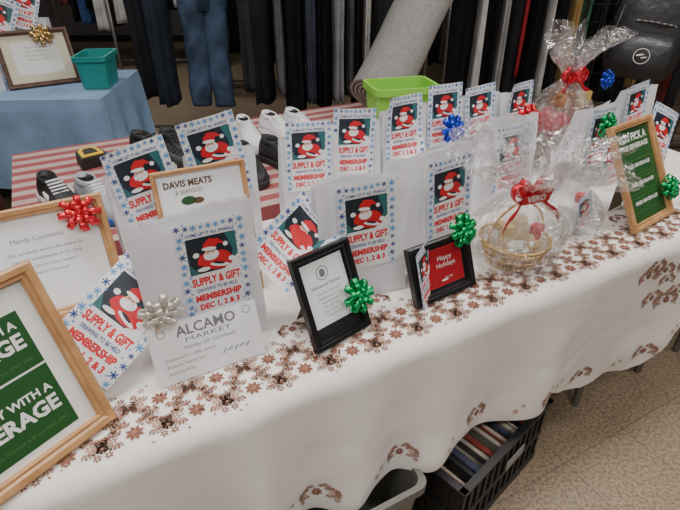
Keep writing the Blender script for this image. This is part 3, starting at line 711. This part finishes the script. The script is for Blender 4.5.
def leg(x,yy,w0,w1,z0,z1,sd):
    n=24;rs=[]
    for j in range(25):
        k=j/24;ww=w0+(w1-w0)*k+.012*math.sin(k*17+sd);rs.append([(x+(.01*math.sin(k*5+sd))+ww/2*math.cos(6.2832*i/n),yy+ww*.36*math.sin(6.2832*i/n)*(1+.1*math.sin(k*24+i)),z0+(z1-z0)*k) for i in range(n)])
    mb.rings(rs,DEN)
leg(-1.19,-.02,.20,.18,1.15,.30,0);leg(-1.01,.0,.21,.18,1.15,.29,2);
mb.rings([[(-1.10+w*math.cos(6.2832*i/28),-.01+.07*math.sin(6.2832*i/28),z) for i in range(28)] for z,w in ((1.05,.195),(1.2,.19),(1.36,.17),(1.46,.165))],DEN)
mb.rings([[(-1.10+.17*math.cos(6.2832*i/28),-.01+.073*math.sin(6.2832*i/28),z) for i in range(28)] for z in (1.42,1.46)],mat('leather_belt',(.08,.04,.02),.6))
o=mb.obj('jeans',None,True);o.parent=rk;o.location=(1.85,0,0)
items=[(.95,.2,.36,K,.3),(1.06,.06,.40,WT,.36),(1.15,.10,.38,K,.34),(1.235,.05,.42,LG,.36),(1.32,.12,.36,K2,.3),(1.40,.05,.62,(.35,.03,.04),.36),(1.48,.10,.38,K,.34),(1.565,.05,.45,WT,.36),(1.65,.11,.4,K,.3),(1.745,.05,.5,(.40,.26,.10),.36),(1.83,.07,.55,(.05,.14,.09),.34),(1.93,.1,.5,K,.3)]
rack(.85,2.02,4.3,1.6,items)
items=[]
x=2.1
cc=[K,(.32,.22,.1),K2,(.15,.03,.03),(.05,.05,.06),(.04,.08,.18),K,(.35,.35,.33),K,(.08,.14,.09),K2,(.25,.15,.14),K,K2,(.1,.1,.14),K,K]
for c in cc: items.append((x,.13,R(.35,.6),c,.36));x+=.12
rack(2.05,4.2,4.15,1.6,items)
items=[];x=-3.55
for c in [(.18,.05,.05),K,(.05,.10,.25),K,WT,K,WT,LG,K,WT,(.3,.3,.32),K,WT,(.25,.10,.08),K,LG]: items.append((x,.15,R(.45,.85),c,.35));x+=.12
rack(-3.75,-1.6,7.4,1.6,items)
items=[(i*.17-1.5,.17,R(.3,.5),random.choice([K,K2,(.05,.05,.06),(.03,.045,.09),(.09,.08,.07),(.02,.02,.03)]),.38) for i in range(26)]
rack(-1.65,3.1,6.2,1.7,items)
def chair(M):
    mb=MB();m=mat('chair_brown',(.16,.08,.045),.5)
    mb.box((0,0,.44),(.42,.40,.03),m);mb.box((0,.20,.78),(.42,.02,.2),m)
    for x in (-.2,.2): mb.tube((x,-.19,0),(x,-.16,.43),.012,METAL);mb.tube((x,.24,0),(x,.2,.88),.012,METAL);mb.tube((x,-.16,.22),(x,.22,.22),.008,METAL)
    o=mb.obj('chair',None,False,M)
chair(Matrix.Translation((-4.2,7.0,0))@Matrix.Rotation(2.6,4,'Z'));chair(Matrix.Translation((-3.7,6.3,0))@Matrix.Rotation(3.4,4,'Z'))
# grid wall with backpack at right
mb=MB();gx0,gx1,gy=1.50,2.9,3.42
for i in range(15): x=gx0+(gx1-gx0)*i/14;mb.tube((x,gy,.08),(x,gy,1.8),.004,BLKW,6)
for i in range(18): z=.1+1.7*i/17;mb.tube((gx0,gy,z),(gx1,gy,z),.004,BLKW,6)
for x in (gx0,gx1): mb.tube((x,gy-.25,.02),(x,gy+.25,.02),.015,BLKW);mb.tube((x,gy,.02),(x,gy,1.8),.012,BLKW)
mb.obj('grid_display_rack')
def backpack(M,m):
    root=empty('backpack',M);mb=MB()
    def sec(w,d,z,y0=0,p=2.6,n=40):
        out=[]
        for i in range(n):
            a=6.2832*i/n;c,s_=math.cos(a),math.sin(a)
            x=w/2*abs(c)**(2/p)*(1 if c>0 else -1);y=y0+d/2*abs(s_)**(2/p)*(1 if s_>0 else -1)
            q=.010*noise.noise(Vector((x*14,y*14,z*14)))
            out.append((x*(1+q*6),y+q,z))
        return out
    mb.rings([sec(.24,.11,0),sec(.30,.17,.02),sec(.335,.20,.07),sec(.35,.215,.14),sec(.345,.21,.22),sec(.335,.20,.30),sec(.315,.18,.38),sec(.27,.15,.44),sec(.20,.11,.48),sec(.10,.06,.50)],m)
    mb.rings([sec(.20,.04,.025,-.10),sec(.25,.085,.05,-.105),sec(.265,.10,.11,-.105),sec(.26,.09,.17,-.105),sec(.22,.05,.225,-.10)],m)
    mb.obj('pack_body',root,True);mb=MB()
    for z,w in ((.245,.31),(.36,.29)):
        for i in range(14):
            a=-math.pi*.95+math.pi*.9*i/14;b2=-math.pi*.95+math.pi*.9*(i+1)/14;q=.112 if z<.3 else .102
            mb.tube((w/2*math.cos(a),q*math.sin(a),z+.03*math.sin(-a)),(w/2*math.cos(b2),q*math.sin(b2),z+.03*math.sin(-b2)),.0045,METAL,6)
    for i in range(10):
        a=math.pi*i/10;b2=math.pi*(i+1)/10;mb.tube((.04*math.cos(a),0,.49+.05*math.sin(a)),(.04*math.cos(b2),0,.49+.05*math.sin(b2)),.006,m,8)
    for sg in (-1,1):
        pts=[(sg*(.12+.05*math.sin(q*3.1)),.09+.05*math.sin(q*3.1),.46-.42*q) for q in [i/10 for i in range(11)]]
        for p_,q_ in zip(pts,pts[1:]): mb.tube(p_,q_,.014,m,8)
        mb.tube((sg*.15,-.09,.33),(sg*.16,-.11,.10),.005,m,6)
    mb.obj('straps_and_zips',root,True)
    F=Flat(lambda x,z:-.162);F.ring(0,.13,.036,.003,WHITE,1);F.ell(-.008,.135,.018,.004,WHITE,1,rot=.3);F.ell(.012,.126,.014,.003,WHITE,2,rot=.3);F.mb.obj('mark',root)
BPK=mat('nylon_black',(.035,.035,.04),.36,bump=.5,bscale=30)
backpack(Matrix.Translation((1.74,3.14,.84))@Matrix.Rotation(-.5,4,'Z')@Matrix.Rotation(.10,4,'Y')@Matrix.Scale(1.15,4),BPK)
backpack(Matrix.Translation((2.35,3.17,.95))@Matrix.Rotation(-.3,4,'Z'),mat('nylon_dark',(.03,.03,.035),.5))
# ------------------------------------------------------------ light
EM=mat('tube_glow',(1,1,1),.5,emit=(1,.97,.92,5));WH=mat('fixture_white',(.8,.8,.8),.5)
for i,(x,y,e,rz) in enumerate(((-.7,1.0,34,0),(1.4,1.9,32,0),(.9,-.7,30,0),(-1.2,-1.0,28,0),(-2.4,3.2,20,0),(2.6,1.2,18,0),(-2.2,6.2,20,0),(1.8,4.4,18,0))):  # unseen pair behind the camera is there to add light on the bag fronts
    mb=MB();mb.box((0,0,-.03),(1.24,.32,.06),WH);mb.box((0,0,-.062),(1.16,.26,.004),EM);mb.obj('ceiling_light_fixture',None,False,Matrix.Translation((x,y,Hh-.001)))
    l=bpy.data.lights.new('fluorescent_%d'%i,'AREA');l.shape='RECTANGLE';l.size=1.2;l.size_y=.3;l.energy=e;l.color=(1,.965,.915)
    o=bpy.data.objects.new('fluorescent_lamp',l);bpy.context.collection.objects.link(o);o.location=(x,y,Hh-.075)
w=bpy.data.worlds.new('World');bpy.context.scene.world=w;w.use_nodes=True;w.node_tree.nodes['Background'].inputs[0].default_value=(.5,.5,.55,1);w.node_tree.nodes['Background'].inputs[1].default_value=.2
# ------------------------------------------------------------ camera
c=bpy.data.cameras.new('camera');c.sensor_width=36;c.lens=27.0;c.clip_start=.02
o=bpy.data.objects.new('camera',c);bpy.context.collection.objects.link(o);o.location=(0,0,1.55);o.rotation_euler=(rad(90-32),0,0);bpy.context.scene.camera=o
